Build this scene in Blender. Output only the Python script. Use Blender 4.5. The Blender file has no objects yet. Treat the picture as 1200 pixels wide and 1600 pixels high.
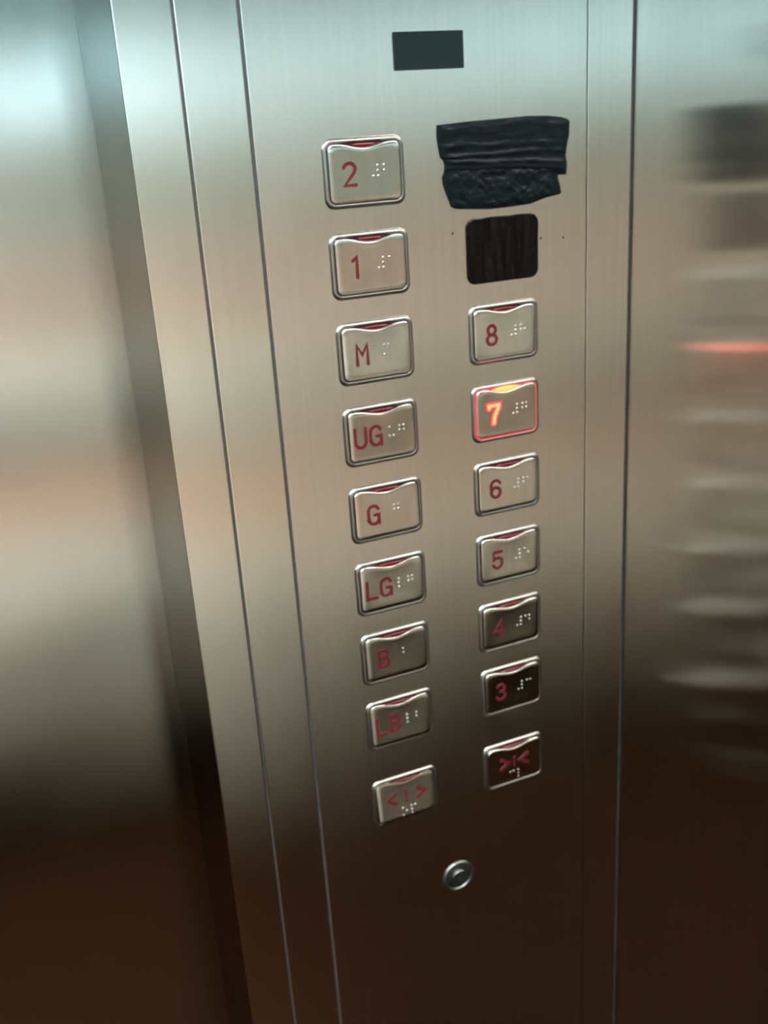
import bpy, bmesh, math, random
from mathutils import Matrix, Vector, noise
PI = math.pi
random.seed(7)
SC = bpy.context.scene
COL = SC.collection

# ------------------------------------------------------------------ camera
Z0 = 1.48                      # height above the floor of the centre of the top row of buttons
PITCH = 0.045                  # button pitch
cam_d = bpy.data.cameras.new('camera')
cam = bpy.data.objects.new('camera', cam_d)
COL.objects.link(cam)
cam_d.sensor_fit = 'VERTICAL'
cam_d.sensor_height = 24.0
cam_d.lens = 24.0 * 1600.56 / 1600.0
cam_d.clip_start = 0.01
cam_d.dof.use_dof = True          # the photograph is focused a little short of the panel
cam_d.dof.focus_distance = 0.38
cam_d.dof.aperture_fstop = 12.0
RIGHT = Vector((0.9129, -0.4034, -0.0622))
UP = Vector((0.1937, 0.2940, 0.9360))
BACK = Vector((-0.3593, -0.8665, 0.3465))
m = Matrix.Identity(4)
for i in range(3):
    m[i][0] = RIGHT[i]; m[i][1] = UP[i]; m[i][2] = BACK[i]
m[0][3], m[1][3], m[2][3] = -0.24615, -0.49650, Z0 + 0.01778
cam.matrix_world = m
SC.camera = cam

# ------------------------------------------------------------------ world, exposure
SC.view_settings.view_transform = 'Standard'
SC.view_settings.look = 'None'
SC.view_settings.exposure = 0.30
SC.view_settings.gamma = 1.0
SC.view_settings.use_curve_mapping = False
w = bpy.data.worlds.new('world'); SC.world = w
w.use_nodes = True
w.node_tree.nodes['Background'].inputs[0].default_value = (0.004, 0.004, 0.004, 1)
w.node_tree.nodes['Background'].inputs[1].default_value = 1.0
CEIL_LAMP = 22.5                # emission of the ceiling light diffusers
WALL_LAMP = 1.28                # emission of the long wall lights on the back wall
CEIL_COL = (1.0, 1.0, 0.94)
WALL_COL = (0.42, 0.92, 1.12)

# ------------------------------------------------------------------ materials
def srgb(r, g, b):
    f = lambda c: (c / 255 / 12.92) if c / 255 <= 0.04045 else ((c / 255 + 0.055) / 1.055) ** 2.4
    return (f(r), f(g), f(b), 1)

def new_mat(name):
    mt = bpy.data.materials.new(name); mt.use_nodes = True
    nt = mt.node_tree
    return mt, nt, nt.nodes['Principled BSDF']

def steel(name, base, rv, rh, grain=0.025, scale=420.0, smudge=0.05):
    """brushed stainless steel, the grain running along world Z: reflections are
    spread by rv along the grain and by the larger rh across it"""
    mt = bpy.data.materials.new(name); mt.use_nodes = True
    nt = mt.node_tree; N, L = nt.nodes, nt.links
    N.remove(N['Principled BSDF'])
    b = N.new('ShaderNodeBsdfAnisotropic'); b.distribution = 'BECKMANN'
    L.new(b.outputs[0], N['Material Output'].inputs['Surface'])
    geo = N.new('ShaderNodeNewGeometry')
    mp = N.new('ShaderNodeMapping'); mp.inputs['Scale'].default_value = (scale, scale, 6.0)
    L.new(geo.outputs['Position'], mp.inputs['Vector'])
    nz = N.new('ShaderNodeTexNoise'); nz.inputs['Scale'].default_value = 1.0; nz.inputs['Detail'].default_value = 1.0
    L.new(mp.outputs[0], nz.inputs['Vector'])
    mp2 = N.new('ShaderNodeMapping'); mp2.inputs['Scale'].default_value = (30, 30, 9)
    L.new(geo.outputs['Position'], mp2.inputs['Vector'])
    nz2 = N.new('ShaderNodeTexNoise'); nz2.inputs['Scale'].default_value = 1.0; nz2.inputs['Detail'].default_value = 2.0
    L.new(mp2.outputs[0], nz2.inputs['Vector'])
    mr = N.new('ShaderNodeMapRange')
    mr.inputs['From Min'].default_value = 0.25; mr.inputs['From Max'].default_value = 0.75
    mr.inputs['To Min'].default_value = 1 - grain; mr.inputs['To Max'].default_value = 1 + grain
    L.new(nz.outputs['Fac'], mr.inputs['Value'])
    vm = N.new('ShaderNodeVectorMath'); vm.operation = 'SCALE'
    vm.inputs[0].default_value = base[:3]
    L.new(mr.outputs[0], vm.inputs['Scale']); L.new(vm.outputs[0], b.inputs['Color'])
    an = 1 - math.sqrt(rv / rh); r = math.sqrt(math.sqrt(rv * rh))
    mr2 = N.new('ShaderNodeMapRange')
    mr2.inputs['From Min'].default_value = 0.3; mr2.inputs['From Max'].default_value = 0.7
    mr2.inputs['To Min'].default_value = r * (1 - smudge); mr2.inputs['To Max'].default_value = r * (1 + smudge)
    L.new(nz2.outputs['Fac'], mr2.inputs['Value']); L.new(mr2.outputs[0], b.inputs['Roughness'])
    b.inputs['Anisotropy'].default_value = an
    t = N.new('ShaderNodeCombineXYZ'); t.inputs[2].default_value = 1.0
    L.new(t.outputs[0], b.inputs['Tangent'])
    return mt

def plain(name, base, rough=0.5, metal=0.0, nscale=40.0, var=0.1, coat=0.0, bump=0.0):
    mt, nt, b = new_mat(name)
    N, L = nt.nodes, nt.links
    geo = N.new('ShaderNodeNewGeometry')
    nz = N.new('ShaderNodeTexNoise'); nz.inputs['Scale'].default_value = nscale; nz.inputs['Detail'].default_value = 4.0
    L.new(geo.outputs['Position'], nz.inputs['Vector'])
    mr = N.new('ShaderNodeMapRange')
    mr.inputs['From Min'].default_value = 0.25; mr.inputs['From Max'].default_value = 0.75
    mr.inputs['To Min'].default_value = 1 - var; mr.inputs['To Max'].default_value = 1 + var
    L.new(nz.outputs['Fac'], mr.inputs['Value'])
    vm = N.new('ShaderNodeVectorMath'); vm.operation = 'SCALE'; vm.inputs[0].default_value = base[:3]
    L.new(mr.outputs[0], vm.inputs['Scale']); L.new(vm.outputs[0], b.inputs['Base Color'])
    b.inputs['Roughness'].default_value = rough; b.inputs['Metallic'].default_value = metal
    b.inputs['Coat Weight'].default_value = coat
    if bump:
        bp = N.new('ShaderNodeBump'); bp.inputs['Strength'].default_value = bump; bp.inputs['Distance'].default_value = 0.001
        L.new(nz.outputs['Fac'], bp.inputs['Height']); L.new(bp.outputs[0], b.inputs['Normal'])
    return mt

def glow(name, col, strength, base=(0.3, 0.02, 0.02, 1)):
    mt, nt, b = new_mat(name)
    b.inputs['Base Color'].default_value = base
    b.inputs['Roughness'].default_value = 0.35
    b.inputs['Emission Color'].default_value = (*col, 1)
    b.inputs['Emission Strength'].default_value = strength
    return mt

M_PANEL = steel('brushed_steel_panel', (0.92, 0.88, 0.85), 0.046, 0.16)
M_RETURN = steel('brushed_steel_return', (0.94, 0.93, 0.90), 0.036, 0.11)
M_DOOR = steel('brushed_steel_door', (0.67, 0.68, 0.66), 0.026, 0.10, grain=0.01, scale=300)
M_REVEAL_SHADE = steel('brushed_steel_reveal_shade', (0.39, 0.39, 0.37), 0.022, 0.08, grain=0.01, scale=300)  # base darker than the return: the reveal's shade is put into the colour
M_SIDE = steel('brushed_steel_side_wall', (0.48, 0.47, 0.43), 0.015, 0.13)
M_CAP = steel('brushed_steel_cap', (0.84, 0.82, 0.79), 0.024, 0.07, grain=0.04)
M_CHROME = plain('satin_chrome_bezel', (0.38, 0.38, 0.37), 0.28, 1.0, 300, 0.04)
M_GAP = plain('dark_gap', (0.012, 0.010, 0.012), 0.7)
M_RED = plain('red_enamel', srgb(88, 18, 28), 0.4, 0.0, 400, 0.1)
M_LENS = plain('dark_red_lens', srgb(95, 14, 28), 0.18, 0.0, 200, 0.1, coat=0.4)
M_RING = plain('unlit_light_ring', srgb(42, 26, 44), 0.3, 0.0, 200, 0.1)
M_DOT = plain('bare_metal_braille', (0.60, 0.60, 0.58), 0.34, 1.0)
M_GLASS = plain('smoked_display_glass', srgb(26, 38, 38), 0.22, 0.0, 60, 0.08)
M_TAPE = plain('black_plastic_tape', (0.004, 0.007, 0.009), 0.38, 0.0, 220, 0.3, bump=0.15)
M_FILM = plain('black_film', (0.004, 0.003, 0.003), 0.2, 0.0, 160, 0.3)
M_GLOW_R = glow('lit_red_ring', (1.0, 0.012, 0.050), 1.5)
M_GLOW_Y = glow('lit_orange_core', (1.0, 0.09, 0.018), 7.0)
M_GLOW_N = glow('lit_orange_number', (1.0, 0.36, 0.12), 1.5)
M_CEIL = plain('ceiling_white', (0.62, 0.66, 0.64), 0.6)
M_FLOOR = plain('brown_granite_floor', (0.024, 0.0075, 0.0015), 0.7, 0.0, 90, 0.5)
M_L_GREY = plain('grey_green_reflection_band', (0.82, 0.81, 0.73), 0.5)  # back wall bands: brightness of the reflections is put into these colours
M_L_CYAN = plain('grey_cyan_reflection_band', (0.085, 0.15, 0.165), 0.5)
M_L_PEACH = plain('peach_reflection_band', (0.50, 0.39, 0.34), 0.5)
M_L_PEACH2 = plain('light_peach_reflection_band', (0.95, 0.64, 0.50), 0.5)
M_L_LOW = plain('beige_reflection_band', (0.88, 0.84, 0.76), 0.5)
M_L_UP = plain('sage_reflection_band', (0.30, 0.33, 0.30), 0.5)
M_L_MID = plain('brown_reflection_band', (0.46, 0.40, 0.32), 0.5)
M_L_DARK = plain('dark_reflection_block', (0.012, 0.007, 0.003), 0.5)  # added dark blocks standing in for dark shapes reflected low in the steel
M_RAIL = plain('handrail_steel', (0.16, 0.17, 0.17), 0.35, 1.0)

for mt_ in (M_GLASS, M_TAPE, M_FILM, M_FLOOR, M_L_DARK):
    mt_.node_tree.nodes['Principled BSDF'].inputs['Specular IOR Level'].default_value = 0.12

# ------------------------------------------------------------------ mesh helpers
def link(name, bm, mats, parent=None, smooth=False):
    me = bpy.data.meshes.new(name)
    bmesh.ops.recalc_face_normals(bm, faces=bm.faces)
    bm.to_mesh(me); bm.free()
    for mt in (mats if isinstance(mats, (list, tuple)) else [mats]): me.materials.append(mt)
    if smooth:
        for p in me.polygons: p.use_smooth = True
    o = bpy.data.objects.new(name, me); COL.objects.link(o)
    if parent: o.parent = parent
    return o

def add_box(bm, x0, x1, y0, y1, z0, z1, bev=0.0):
    r = bmesh.ops.create_cube(bm, size=1.0)
    vs = r['verts']
    bmesh.ops.scale(bm, vec=(x1 - x0, y1 - y0, z1 - z0), verts=vs)
    bmesh.ops.translate(bm, vec=((x0 + x1) / 2, (y0 + y1) / 2, (z0 + z1) / 2), verts=vs)
    if bev:
        es = list({e for v in vs for e in v.link_edges})
        bmesh.ops.bevel(bm, geom=es, offset=bev, segments=2, profile=0.5, affect='EDGES')

def boxobj(name, mat, *a, parent=None, bev=0.0):
    bm = bmesh.new(); add_box(bm, *a, bev=bev)
    return link(name, bm, mat, parent)

def struct(o, label=None):
    o['kind'] = 'structure'
    if label: o['label'] = label
    return o

def empty(name, label, cat, loc, group=None):
    o = bpy.data.objects.new(name, None); COL.objects.link(o)
    o.empty_display_size = 0.01
    o.location = loc; o['label'] = label; o['category'] = cat
    if group: o['group'] = group
    return o

def rrect(wd, ht, r, n=6):
    """rounded rectangle outline in (x, z), counter-clockwise from the lower right corner"""
    pts = []
    for cx, cz, a0 in ((wd/2-r, -ht/2+r, -PI/2), (wd/2-r, ht/2-r, 0), (-wd/2+r, ht/2-r, PI/2), (-wd/2+r, -ht/2+r, PI)):
        for k in range(n + 1):
            a = a0 + k / n * PI / 2
            pts.append((cx + r * math.cos(a), cz + r * math.sin(a)))
    return pts

def loft(bm, rings, close_last=True, mat=0):
    """rings: lists of (x, y, z) of equal length; consecutive rings joined by quads"""
    prev = None
    for ring in rings:
        vs = [bm.verts.new(p) for p in ring]
        if prev:
            n = len(vs)
            for i in range(n):
                f = bm.faces.new((prev[i], prev[(i+1) % n], vs[(i+1) % n], vs[i])); f.material_index = mat
        prev = vs
    if close_last:
        f = bm.faces.new(prev); f.material_index = mat
    return prev

def add_dome(bm, x, z, y, r, h, seg=8):
    rings = [[(x + r*math.cos(2*PI*i/seg)*c, y - h*s, z + r*math.sin(2*PI*i/seg)*c) for i in range(seg)]
             for c, s in ((1, 0), (0.85, 0.55), (0.5, 0.87), (0.12, 1))]
    loft(bm, rings)

def add_tube(bm, path, r, seg=10):
    vs_prev = None
    pts = [Vector(p) for p in path]
    for i, p in enumerate(pts):
        d = (pts[min(i+1, len(pts)-1)] - pts[max(i-1, 0)]).normalized()
        a = d.orthogonal().normalized() if abs(d.z) > 0.9 else d.cross(Vector((0, 0, 1))).normalized()
        b = d.cross(a)
        vs = [bm.verts.new(p + r*(a*math.cos(2*PI*k/seg) + b*math.sin(2*PI*k/seg))) for k in range(seg)]
        if vs_prev:
            for k in range(seg): bm.faces.new((vs_prev[k], vs_prev[(k+1) % seg], vs[(k+1) % seg], vs[k]))
        else: bm.faces.new(vs)
        vs_prev = vs
    bm.faces.new(vs_prev)

def add_stroke(bm, pts, wd, y, t, mat=0, dz=None):
    """flat raised stroke along a polyline in (x, z) with round ends; front face at y - t"""
    n = len(pts)
    L, R = [], []
    P = [Vector(p) for p in pts]
    for i in range(n):
        if i == 0: d = (P[1]-P[0]).normalized(); k = 1
        elif i == n-1: d = (P[-1]-P[-2]).normalized(); k = 1
        else:
            d1 = (P[i]-P[i-1]).normalized(); d2 = (P[i+1]-P[i]).normalized()
            d = (d1 + d2)
            d = d.normalized() if d.length > 1e-6 else d1
            k = min(1/max(d.dot(d1), 0.5), 1.6)
        nn = Vector((-d.y, d.x)) * wd/2 * k
        L.append(P[i] + nn); R.append(P[i] - nn)
    d = (P[-1]-P[-2]).normalized(); d0 = (P[0]-P[1]).normalized()
    def capf(c, dd):
        nn = Vector((-dd.y, dd.x))
        return [c + (nn*math.cos(a) + dd*math.sin(a)) * wd/2 for a in (PI*0.25, PI*0.5, PI*0.75)]
    for i in range(n-1):
        q = [L[i], L[i+1], R[i+1], R[i]]
        prism(bm, q, y, t, mat, dz)
    prism(bm, [L[-1]] + capf(P[-1], d) + [R[-1]], y, t, mat, dz)
    prism(bm, [R[0]] + capf(P[0], d0) + [L[0]], y, t, mat, dz)

def prism(bm, q, y, t, mat=0, dz=None):
    f_ = dz or (lambda x, z: 0.0)
    a = [bm.verts.new((p.x, y + f_(p.x, p.y), p.y)) for p in q]
    b = [bm.verts.new((p.x, y + f_(p.x, p.y) - t, p.y)) for p in q]
    n = len(q)
    fs = [bm.faces.new(b)]
    for i in range(n): fs.append(bm.faces.new((a[i], a[(i+1) % n], b[(i+1) % n], b[i])))
    for f in fs: f.material_index = mat

# ------------------------------------------------------------------ the lift car
D = 1.45           # depth of the car, the operating panel to the back wall
XL = -1.33         # left side wall
XR = 0.1232        # right side wall
H = 2.30
DOORY = 0.095      # the car door stands this far behind the face of the returns
G = 0.0008         # half gap

struct(boxobj('floor', M_FLOOR, XL-0.05, XR+0.05, -D-0.05, 0.16, -0.04, 0.0), 'dark brown lift floor')
struct(boxobj('ceiling', M_CEIL, XL-0.05, XR+0.05, -D-0.05, 0.16, H, H+0.04), 'white lift ceiling')
struct(boxobj('wall_right', M_SIDE, XR, XR+0.03, -D, 0.03, 0.0, H), 'brushed steel side wall right of the button panel, mirroring the lit button')
struct(boxobj('wall_left', M_SIDE, XL-0.03, XL, -D, 0.03, 0.0, H), 'brushed steel side wall of the lift')
# front return: strip with the outer corner, its reveal running back to the door
o = boxobj('wall_front', [M_RETURN, M_REVEAL_SHADE], -0.1525, -0.1254-G*0.6, 0.0, DOORY-0.001, 0.0, H, bev=0.0008)
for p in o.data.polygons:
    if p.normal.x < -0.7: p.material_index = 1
struct(o, 'narrow brushed steel return with a reveal shaded by a darker colour beside the door')
struct(boxobj('trim_1', M_RETURN, -0.1254+G*0.6, -0.0950-G*0.9, 0.0, 0.012, 0.0, H, bev=0.0006), 'brushed steel strip left of the button panel')
struct(boxobj('trim_2', M_PANEL, 0.0933+G*0.35, XR-G*1.6, 0.0, 0.012, 0.0, H, bev=0.0003), 'brushed steel strip between the button panel and the side wall')
M_SEAM = plain('seam_filler', (0.045, 0.043, 0.046), 0.5)
bm = bmesh.new(); add_box(bm, -0.1254-G*1.5, XR, 0.0125, 0.03, 0.0, H)
for xa, xb in ((-0.1254-G*0.55, -0.1254+G*0.55), (-0.0950-G*0.85, -0.0950+G*0.85), (XR-G*1.55, XR-0.00005)):
    add_box(bm, xa, xb, 0.0007, 0.0127, 0.0, H)
struct(link('wall_front_backing', bm, M_SEAM))
bpy.data.objects['wall_front_backing'].name = 'trim_3'
# car door and the far return
struct(boxobj('door_1', M_DOOR, -0.605, -0.14, DOORY, DOORY+0.03, 0.002, H-0.05), 'brushed steel sliding lift door left of the return')
struct(boxobj('door_2', M_DOOR, -1.10, -0.608, DOORY, DOORY+0.03, 0.002, H-0.05), 'far leaf of the brushed steel lift door')
struct(boxobj('trim_4', M_DOOR, -1.12, -0.14, DOORY-0.02, DOORY+0.04, H-0.049, H), 'door header')
struct(boxobj('wall_front_far', M_RETURN, XL, -1.085, 0.0, DOORY-0.001, 0.0, H))
bpy.data.objects['wall_front_far'].name = 'wall_front_left'
# back wall: colour bands invented to set the light and dark of the steel's reflections
bands = [(0.0, 0.46, M_L_DARK), (0.46, 0.76, M_L_LOW), (0.76, 0.90, M_L_PEACH2), (0.90, 1.14, M_L_GREY),
         (1.14, 1.32, M_L_PEACH), (1.32, 1.56, M_L_UP), (1.56, H, M_L_CYAN)]
bands = [(XL, XR, z0, z1, mt) for z0, z1, mt in bands[3:]] + [
    (-0.30, -0.04, 0.0, 0.58, M_L_DARK), (XL, -0.30, 0.0, 0.28, M_L_DARK), (XL, -0.30, 0.28, 0.50, M_L_MID), (XL, -0.30, 0.50, 0.58, M_L_LOW), (-0.04, XR, 0.46, 0.58, M_L_LOW), (-0.04, XR, 0.0, 0.10, M_L_DARK), (-0.04, XR, 0.10, 0.30, M_L_MID), (-0.04, XR, 0.30, 0.46, M_L_LOW),  # dark blocks of stepped height, added to darken the low reflections
    (XL, XR, 0.58, 0.76, M_L_LOW), (XL, XR, 0.76, 0.90, M_L_PEACH2)]
bm = bmesh.new(); mats = []
for x0, x1, z0, z1, mt in bands:
    k = len(bm.faces); add_box(bm, x0+0.0003, x1-0.0003, -D-0.03, -D, z0+0.0006, z1-0.0006)
    bm.faces.ensure_lookup_table()
    if mt not in mats: mats.append(mt)
    for f in bm.faces[k:]: f.material_index = mats.index(mt)
struct(link('wall_back', bm, mats), 'back wall of the lift in colour bands invented for its reflections')
# double handrail on the back wall
hr = empty('handrail', 'steel double handrail along the back wall', 'handrail', (XL+0.6, -D, 1.0))
bm = bmesh.new()
for z in (-0.02, 0.05): add_tube(bm, [(-0.55, 0.05, z), (0.70, 0.05, z)], 0.015)
link('rail', bm, M_RAIL, hr, True)
for x in (-0.45, 0.55):
    bm = bmesh.new(); add_box(bm, x-0.01, x+0.01, 0.0, 0.05, -0.03, 0.06); link('bracket', bm, M_RAIL, hr)
# lamps
M_CL = glow('ceiling_diffuser', CEIL_COL, CEIL_LAMP, (0.8, 0.8, 0.8, 1))
M_WL2 = glow('bright_wall_light_diffuser', WALL_COL, WALL_LAMP*3.3, (0.8, 0.8, 0.8, 1))
M_WL = glow('wall_light_diffuser', WALL_COL, WALL_LAMP, (0.8, 0.8, 0.8, 1))
for i, x in enumerate((-0.95, -0.28)):
    t = empty('ceiling_light', ('square ceiling light over the far side of the lift', 'square ceiling light nearer the button panel')[i], 'ceiling light', (x, -0.8, H), 'ceiling lights')
    bm = bmesh.new(); add_box(bm, -0.22, 0.22, -0.35, 0.35, -0.012, 0); link('frame', bm, M_CHROME, t)
    bm = bmesh.new(); add_box(bm, -0.20, 0.20, -0.33, 0.33, -0.016, -0.012); link('diffuser', bm, M_CL, t)
for i, (x0, x1) in enumerate(((-1.15, -0.60), (-0.22, 0.10))):
    t = empty('wall_light', ('long cool wall light on the far part of the back wall', 'long cool wall light by the right corner of the back wall')[i], 'wall light', ((x0+x1)/2, -D, Z0+(0.180, 0.120)[i]), 'wall lights')
    hw = (x1-x0)/2
    bm = bmesh.new(); add_box(bm, -hw, hw, 0, 0.02, -0.06, 0.06); link('housing', bm, M_CHROME, t)
    bm = bmesh.new(); add_box(bm, -hw+0.01, hw-0.01, 0.02, 0.03, -0.05, 0.05); link('diffuser', bm, (M_WL2, M_WL)[i], t)

# ------------------------------------------------------------------ the operating panel
pl = boxobj('control_panel', M_PANEL, -0.0950+G*0.9, 0.0933-G*0.35, 0.0, 0.012, 0.0, H, bev=0.0004)
pl['label'] = 'tall brushed steel button panel set between two narrow strips'
pl['category'] = 'control panel'
# two little fixing holes level with the black square
for x, z in ((0.0093, -0.0342), (0.0779, -0.0427), (0.0635, -0.0417)):
    bm = bmesh.new(); add_dome(bm, x, Z0+z, 0.0001, 0.0007, 0.0003); link('rivet', bm, M_GAP, pl)

# floor display
dp = empty('floor_display', 'small dark unlit rectangular display window at the top of the panel', 'display', (-0.0002, 0, Z0+0.0545))
bm = bmesh.new()
o0 = rrect(0.0386, 0.0174, 0.0006, 2); o1 = rrect(0.0378, 0.0166, 0.0004, 2)
loft(bm, [[(x, 0.0, z) for x, z in o0], [(x, -0.0005, z) for x, z in o0], [(x, -0.0005, z) for x, z in o1], [(x, -0.0001, z) for x, z in o1]], False)
link('frame', bm, M_GAP, dp)
bm = bmesh.new(); loft(bm, [[(x, 0.0, z) for x, z in o1], [(x, -0.0003, z) for x, z in o1]]); link('window', bm, M_GLASS, dp)

# ------------------------------------------------------------------ glyphs: strokes in a box 0.6 wide, 1.0 high, centre at the origin
def arc(cx, cz, rx, rz, a0, a1, n=8):
    return [(cx + rx*math.cos(math.radians(a0+(a1-a0)*k/n)), cz + rz*math.sin(math.radians(a0+(a1-a0)*k/n))) for k in range(n+1)]
GL = {
 '2': [arc(0, 0.22, 0.26, 0.22, 165, -20) + [(0.16, 0.02), (-0.25, -0.43), (0.27, -0.43)]],
 '1': [[(-0.14, 0.27), (0.04, 0.43), (0.04, -0.44)]],
 'M': [[(-0.25, -0.44), (-0.25, 0.43), (0, -0.02), (0.25, 0.43), (0.25, -0.44)]],
 'U': [[(-0.26, 0.44), (-0.26, -0.18)] + arc(0, -0.19, 0.26, 0.25, 180, 360) + [(0.26, 0.44)]],
 'G': [arc(0, 0.18, 0.26, 0.26, 20, 180) + [(-0.26, -0.18)] + arc(0, -0.18, 0.26, 0.26, 180, 340, 7) + [(0.26, -0.02), (0.04, -0.02)], [(0.26, -0.1), (0.26, -0.44)]],
 'L': [[(-0.23, 0.44), (-0.23, -0.43), (0.26, -0.43)]],
 'B': [[(-0.24, 0.43), (-0.24, -0.43), (0.04, -0.43)] + arc(0.04, -0.205, 0.21, 0.225, -90, 90) + [(-0.24, 0.02)], [(-0.24, 0.43), (0.02, 0.43)] + arc(0.02, 0.225, 0.2, 0.205, 90, -90) + [(-0.2, 0.02)]],
 '8': [arc(0, 0.225, 0.20, 0.215, 0, 360, 14), arc(0, -0.215, 0.25, 0.225, 0, 360, 14)],
 '7': [[(-0.26, 0.30), (-0.26, 0.42), (0.27, 0.42), (0.27, 0.34), (0.05, -0.08), (-0.02, -0.44)]],
 '6': [arc(0, -0.18, 0.25, 0.25, 0, 360, 14), [(-0.25, -0.18), (-0.25, 0.18)] + arc(0, 0.18, 0.25, 0.26, 180, 25)],
 '5': [[(0.24, 0.43), (-0.2, 0.43), (-0.23, 0.02)] + arc(0, -0.15, 0.26, 0.28, 125, -160, 12)],
 '4': [[(0.28, -0.2), (-0.28, -0.2), (0.12, 0.43), (0.12, -0.44)]],
 '3': [arc(0, 0.215, 0.22, 0.22, 155, -80) + [(-0.04, 0.01)], [(-0.04, 0.01)] + arc(0, -0.2, 0.26, 0.24, 80, -160)],
 '<': [[(0.24, 0.30), (-0.22, 0.0), (0.24, -0.30)]],
 '>': [[(-0.24, 0.30), (0.22, 0.0), (-0.24, -0.30)]],
 '|': [[(0, 0.34), (0, -0.34)]],
}
BR = {'#': (3, 4, 5, 6), 'a': (1,), 'b': (1, 2), 'c': (1, 4), 'd': (1, 4, 5), 'e': (1, 5), 'f': (1, 2, 4), 'g': (1, 2, 4, 5), 'h': (1, 2, 5),
      'm': (1, 3, 4), 'u': (1, 3, 6), 'l': (1, 2, 3), 'o': (1, 3, 5), 'p': (1, 2, 3, 4)}

BW, BH = 0.0440, 0.0334
CW, CH = 0.0386, 0.0278

def bezel_bm(w=BW, h=BH):
    bm = bmesh.new()
    prof = [(0, 0.0, 0.0050), (0.0003, -0.0006, 0.0049), (0.0008, -0.0011, 0.0046), (0.0014, -0.0014, 0.0042), (0.0020, -0.0014, 0.0038), (0.0022, -0.0012, 0.0036), (0.0022, 0.0, 0.0036)]
    loft(bm, [[(x, y, z) for x, z in rrect(w-2*d, h-2*d, r)] for d, y, r in prof], False)
    return bm

NOTCH_W, NOTCH_D = 0.0300, 0.0025
LENS_W = 0.0200
def cap_outline(inset=0.0, n=28):
    """cap outline with the dip for the lens in its top edge; every run has a fixed count"""
    w_, h_, r = CW-2*inset, CH-2*inset, 0.0030
    pts = []
    q = rrect(w_, h_, r, 6)
    pts += q[0:14]                                   # lower right and upper right corners
    for k in range(1, n):
        x = (w_/2-r) - (w_-2*r)*k/n
        u = abs(x)/(NOTCH_W/2)
        d = NOTCH_D * (0.5+0.5*math.cos(PI*u)) if u < 1 else 0
        pts.append((x, h_/2-d))
    pts += q[14:28]
    return pts

def dish(x, z, kind):
    """how far the cap face is sunk at (x, z)"""
    r2 = (x/(CW/2))**2 + (z/(CH/2))**2
    return 0.0002 * (1-min(r2, 1.0)) * kind

CAPY = -0.0020
def cap_bm(kind):
    bm = bmesh.new()
    base = [(x, 0.0, z) for x, z in cap_outline(0)]
    edge = [(x, CAPY+0.0004, z) for x, z in cap_outline(0)]
    rim = [(x, CAPY+0.0001, z) for x, z in cap_outline(0.0002)]
    flat = [(x, CAPY, z) for x, z in cap_outline(0.0005)]
    rings = [base, edge, rim, flat]
    fo = cap_outline(0.0005)
    for s in (0.85, 0.7, 0.5, 0.3, 0.1):
        rings.append([(x*s, CAPY + dish(x*s, z*s, kind), z*s) for x, z in fo])
    loft(bm, rings)
    return bm

def resample(pl, n):
    P = [Vector(p) for p in pl]; L = [0]
    for a, b in zip(P, P[1:]): L.append(L[-1] + (b-a).length)
    out = []
    for k in range(n+1):
        s = L[-1]*k/n; i = 0
        while i < len(P)-2 and L[i+1] < s: i += 1
        u = (s-L[i]) / max(L[i+1]-L[i], 1e-9); out.append(P[i].lerp(P[i+1], min(max(u, 0), 1)))
    return out

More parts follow.
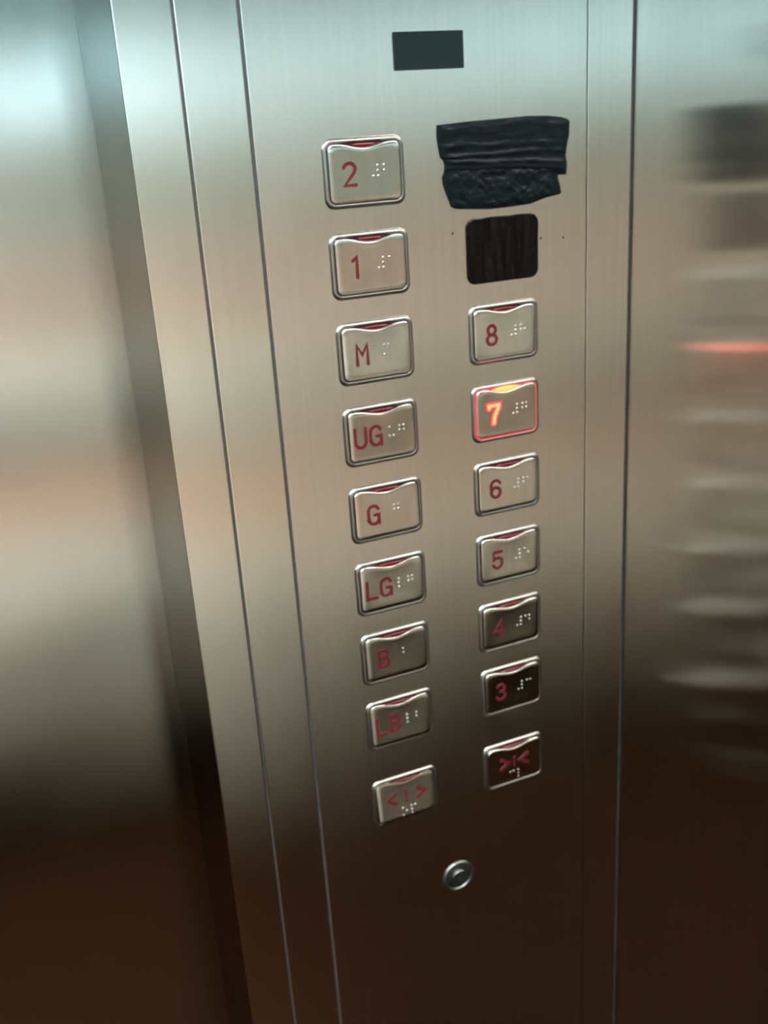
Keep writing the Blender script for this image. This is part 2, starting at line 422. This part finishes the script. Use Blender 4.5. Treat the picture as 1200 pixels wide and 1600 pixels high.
SHARED = {}
def button(key, chars, braille, loc, label, tilt=(0, 0), kind=1.0, lit=False, arrow=False):
    t = empty('elevator_button', label, 'button', loc, 'push buttons on the lift panel')
    if 'bezel' not in SHARED:
        SHARED['bezel'] = link('bezel', bezel_bm(), M_CHROME, t, True)
    else:
        c = SHARED['bezel'].copy(); COL.objects.link(c); c.parent = t
    # light ring: fills the slot between the bezel and the cap
    bm = bmesh.new()
    o0, o1 = rrect(0.0398, 0.0290, 0.0036), rrect(CW-0.0012, CH-0.0012, 0.003)
    yy = -0.0012 if lit else -0.0004
    loft(bm, [[(x, 0, z) for x, z in o0], [(x, yy, z) for x, z in o0], [(x, yy, z) for x, z in o1]], False)
    lr = link('light_ring', bm, M_GLOW_R if lit else M_RING, t)
    if lit: lr['label'] = 'glowing red light ring'
    # cap
    cp = link('cap', cap_bm(kind), M_CAP, t, True)
    R = Matrix.Rotation(math.radians(tilt[0]), 4, 'X') @ Matrix.Rotation(math.radians(tilt[1]), 4, 'Z')
    cp.matrix_local = R
    # lens in the dip
    bm = bmesh.new()
    n = 16
    top = [((LENS_W/2)*(-1+2*k/n)) for k in range(n+1)]
    def low(x): return CH/2 - NOTCH_D*(0.5+0.5*math.cos(PI*x/(NOTCH_W/2))) + 0.0003
    bulge = 0.0013 if lit else 0.0004
    outline = [(x, low(x)) for x in top] + [(x, CH/2-0.0004+bulge*(1-(x/(LENS_W/2))**2)) for x in reversed(top)]
    cxz = (0, CH/2-0.0010)
    rings = [[(x, 0, z) for x, z in outline], [(x, -0.0013 - 0.0006*lit, z) for x, z in outline]]
    for s, y in ((0.85, -0.0017 - 0.0006*lit), (0.5, -0.0019 - 0.0006*lit)):
        rings.append([(x*s, y, cxz[1]+(z-cxz[1])*s) for x, z in outline])
    loft(bm, rings)
    ln = link('lens', bm, M_GLOW_Y if lit else M_LENS, t, True)
    if lit:
        ln['label'] = 'lit orange lens'
        bm = bmesh.new()
        rings = [[(x*1.12, -0.0005, cxz[1]+(z-cxz[1])*1.25) for x, z in outline], [(x*1.12, -0.0017, cxz[1]+(z-cxz[1])*1.25) for x, z in outline]]
        loft(bm, rings); link('lens_rim', bm, M_GLOW_R, ln)
    # numeral
    bm = bmesh.new()
    dz = lambda x, z: dish(x, z, kind)
    h = 0.0120; sw = 0.0018
    def put(ch, cx, cz, sc=1.0, w_=sw, mat=0, t_=0.00025):
        for st in GL[ch]:
            add_stroke(bm, [(cx + x*h*sc, cz + z*h*sc) for x, z in st], w_, CAPY+0.00005, t_, mat, dz)
    if arrow:
        xs = (-0.0100, 0.0, 0.0105) if key == 'open' else (-0.0068, 0.0, 0.0070)
        for ch, cx in zip(chars, xs): put(ch, cx, 0.0010, 0.85 if ch == '|' else 0.95, 0.0024 if ch != '|' else 0.0014)
        nm = link('door_symbol', bm, M_RED, cp)
    else:
        xs = (-0.0086,) if len(chars) == 1 else (-0.0130, -0.0040)
        mts = [M_RED]
        if lit:
            for ch, cx in zip(chars, xs): put(ch, cx, -0.0005, 1.0, 0.0036, 0, 0.0002)
            for ch, cx in zip(chars, xs): put(ch, cx, -0.0005, 1.0, 0.0019, 1, 0.0005)
            mts = [M_GLOW_R, M_GLOW_N]
        else:
            for ch, cx in zip(chars, xs): put(ch, cx, -0.0005)
        nm = link('lettering', bm, mts, cp)
        if lit: nm['label'] = 'number lit orange with a red edge'
    # braille
    bm = bmesh.new()
    bx, bz = ((-0.003, -0.0090) if arrow else (0.0042, 0.0004))
    for i, ch in enumerate(braille):
        for d in BR[ch]:
            x = bx + i*0.0060 + (0 if d <= 3 else 0.0025); z = bz + 0.0025 - ((d-1) % 3)*0.0025
            add_dome(bm, x, z, CAPY + dish(x, z, kind) + 0.00005, 0.00075, 0.00035)
    link('braille', bm, M_DOT, cp, True)
    return t

XC = 0.0388
Q = 1.2288
def zr(k): return Z0 - PITCH*(k if k < 8 else 7+Q)
LABS = 'brushed steel lift button marked %s, '
left = [('2', '#b', 'at the top of the left column'), ('1', '#a', 'under the 2 button'), ('M', 'm', 'between the 1 and the UG buttons'),
        ('UG', 'ug', 'under the M button'), ('G', 'g', 'between UG and LG'), ('LG', 'lg', 'under the G button'),
        ('B', 'b', 'between LG and LB'), ('LB', 'lb', 'above the door open button')]
tiltL = [(0, 0), (0, 0), (0, 0), (-0.3, 0), (-0.8, 0.6), (0.2, 0), (0.1, 0), (-2.2, -0.8)]
for k, (ch, br, wh) in enumerate(left):
    button(ch, ch, br, (-XC, 0, zr(k)), 'unlit steel lift button marked %s in dark red, %s' % (ch, wh), tilt=tiltL[k])
right = [('8', '#h', 'under the black square cover'), ('7', '#g', ''), ('6', '#f', 'just under the lit 7'), ('5', '#e', 'between 6 and 4'),
         ('4', '#d', 'between 5 and 3'), ('3', '#c', 'above the door close button')]
tiltR = [(0, 0), (0, 0), (0, 0), (0.4, 0), (1.6, 0), (1.0, 0)]
for k, (ch, br, wh) in enumerate(right):
    lab = 'lift button 7, the only one lit, glowing red and orange' if ch == '7' else 'unlit steel lift button marked %s in dark red, %s' % (ch, wh)
    button(ch, ch, br, (XC, 0, zr(k+2)), lab, tilt=tiltR[k], lit=(ch == '7'))
button('open', '<|>', 'op', (-XC, 0, zr(8)), 'door open button with red arrows pointing apart, bottom of the left column', tilt=(-6.0, 0), arrow=True)
button('close', '>|<', 'cl', (XC, 0, zr(8)), 'door close button with red arrows pointing together, bottom of the right column', tilt=(2.0, 0), arrow=True)

# ------------------------------------------------------------------ black square cover over the button place above the 8
bm = bmesh.new()
def film_y(x, z):
    return -0.0013 - 0.0018*noise.noise(Vector((x*180+z*20, z*25, 1.3))) - 0.0005*noise.noise(Vector((x*420, z*60, 4.0)))
def dense(a, b, r): return [tuple(p) for p in resample(rrect(a, b, r) + rrect(a, b, r)[:1], 160)[:-1]]
rings = [[(x, 0.0, z) for x, z in dense(0.0442, 0.0345, 0.0048)], [(x, -0.0008, z) for x, z in dense(0.0440, 0.0343, 0.0048)]]
o0 = [tuple(p) for p in resample(rrect(0.0430, 0.0333, 0.0045) + rrect(0.0430, 0.0333, 0.0045)[:1], 160)[:-1]]
for s in [1 - i/40 for i in range(40)]:
    rings.append([(x*s, film_y(x*s, z*s), z*s) for x, z in o0])
loft(bm, rings)
bc = link('black_button_cover', bm, M_FILM, None, True)
bc.location = (0.0391, 0, Z0-0.0449)
bc['label'] = 'glossy black rounded square film covering the button place above the 8'
bc['category'] = 'button cover'

# ------------------------------------------------------------------ crumpled black tape
def coons(top, bot, lef, rig, nu, nv, hf):
    T, B_, L_, R_ = resample(top, nu), resample(bot, nu), resample(lef, nv), resample(rig, nv)
    bm = bmesh.new(); V = []
    for j in range(nv+1):
        row = []
        for i in range(nu+1):
            u, v = i/nu, j/nv
            p = T[i]*(1-v) + B_[i]*v + L_[j]*(1-u) + R_[j]*u - (T[0]*(1-u)*(1-v) + T[-1]*u*(1-v) + B_[0]*(1-u)*v + B_[-1]*u*v)
            row.append(bm.verts.new((p.x/1000, -hf(u, v, p.x, p.y)/1000, p.y/1000)))
        V.append(row)
    for j in range(nv):
        for i in range(nu): bm.faces.new((V[j][i], V[j+1][i], V[j+1][i+1], V[j][i+1]))
    # edge turned down to the panel: the thickness of the layers
    ed = V[0] + [V[j][-1] for j in range(1, nv+1)] + V[-1][-2::-1] + [V[j][0] for j in range(nv-1, 0, -1)]
    bt = [bm.verts.new((v.co.x, -0.00005, v.co.z)) for v in ed]
    n = len(ed)
    for i in range(n): bm.faces.new((ed[i], ed[(i+1) % n], bt[(i+1) % n], bt[i]))
    return bm
def edge_fade(u, v, w_=0.07): return min(1, u/w_, (1-u)/w_, v/w_*0.6, (1-v)/w_*0.6)
def h_up(u, v, x, z):
    ridge = sum(a*math.exp(-((v - c - 0.05*math.sin(u*3.1+p) - 0.03*noise.noise(Vector((u*6, p, 0))))/s)**2) for c, s, a, p in
                ((0.42, 0.06, 1.2, 0.2), (0.60, 0.05, 1.6, 1.1), (0.76, 0.05, 1.8, 0.5), (0.92, 0.05, 1.6, 2.0)))
    w_ = noise.noise(Vector((x*0.10, z*0.28, 3.0)))*0.7 + noise.noise(Vector((x*0.3, z*0.9, 8.0)))*0.3
    return 0.3 + max(edge_fade(u, v, 0.07), 0)*(0.7 + 0.40*ridge + 0.5*w_)
def h_lo(u, v, x, z):
    w_ = 1.3*noise.noise(Vector((x*0.22+z*0.12, z*0.20, 13.0))) + 0.7*noise.noise(Vector((x*0.55, z*0.4, 5.0))) + 0.3*noise.noise(Vector((x*1.3, z*1.1, 2.0)))
    return 0.2 + max(edge_fade(u, v, 0.10), 0)*(0.9 + 0.75*w_)
tp = empty('black_tape_patch', 'wide crumpled patch of black plastic tape stuck across the top of the right column', 'tape', (0, 0, Z0))
top = [(2.4, 19.7), (18.3, 20.5), (36.2, 20.9), (55.3, 21.4), (68.1, 20.9), (76.7, 19.8), (80.6, 18.6), (81.9, 17.4)]
bot = [(5.7, -2.9), (20, -4.6), (40, -5.6), (60, -7.8), (72, -9.2), (79.7, -9.6)]
lef = [(2.4, 19.7), (2.1, 14.1), (2.7, 9.4), (3.6, 4.3), (5.5, 2.5), (6.0, 0.5), (5.7, -2.9)]
rig = [(81.9, 17.4), (81.5, 10.8), (80.2, 5.3), (79.3, 0.4), (80.2, -3.9), (79.7, -9.6)]
lo = link('lower_tape_strip', coons([(6.5, 1.0), (30, -1.0), (55, -2.5), (75.5, -4.0)],
      [(8.9, -20.8), (11.7, -22.0), (20.7, -22.8), (31.5, -23.7), (45.1, -23.6), (57.2, -23.0), (66.0, -20.8), (75.3, -19.5)],
      [(6.5, 1.0), (5.7, -2.9), (4.3, -5.6), (4.6, -9.0), (5.6, -12.5), (7.1, -16.1), (8.9, -20.8)],
      [(75.5, -4.0), (74.4, -10.7), (75.7, -14.4), (76.6, -18.8), (75.3, -19.5)], 90, 50, h_lo), M_TAPE, tp, True)
up = link('upper_tape_strip', coons(top, bot, lef, rig, 100, 60, h_up), M_TAPE, tp, True)

# ------------------------------------------------------------------ key switch
M_KEY = plain('dull_key_switch_metal', (0.20, 0.22, 0.21), 0.34, 1.0, 300, 0.2)
ks = empty('key_switch', 'small round metal key switch below the buttons', 'key switch', (-0.0045, 0, Z0-0.4450))
def ring_pts(r, y, n=32): return [(r*math.cos(2*PI*i/n), y, r*math.sin(2*PI*i/n)) for i in range(n)]
bm = bmesh.new(); loft(bm, [ring_pts(0.0115, 0), ring_pts(0.0112, -0.0010), ring_pts(0.0102, -0.0016), ring_pts(0.0092, -0.0012), ring_pts(0.0088, 0.0)], False)
link('collar', bm, M_KEY, ks, True)
bm = bmesh.new(); loft(bm, [ring_pts(0.0086, 0), ring_pts(0.0086, -0.0006), ring_pts(0.0070, -0.0009)]); link('face', bm, M_RAIL, ks)
bm = bmesh.new(); loft(bm, [ring_pts(0.0056, -0.0005), ring_pts(0.0056, -0.0020), ring_pts(0.0050, -0.0026), ring_pts(0.0030, -0.0026)]); b_ = link('barrel', bm, M_KEY, ks)
bm = bmesh.new(); add_box(bm, -0.0006, 0.0006, -0.0028, -0.0024, -0.0030, 0.0030); link('keyway', bm, M_GAP, b_)
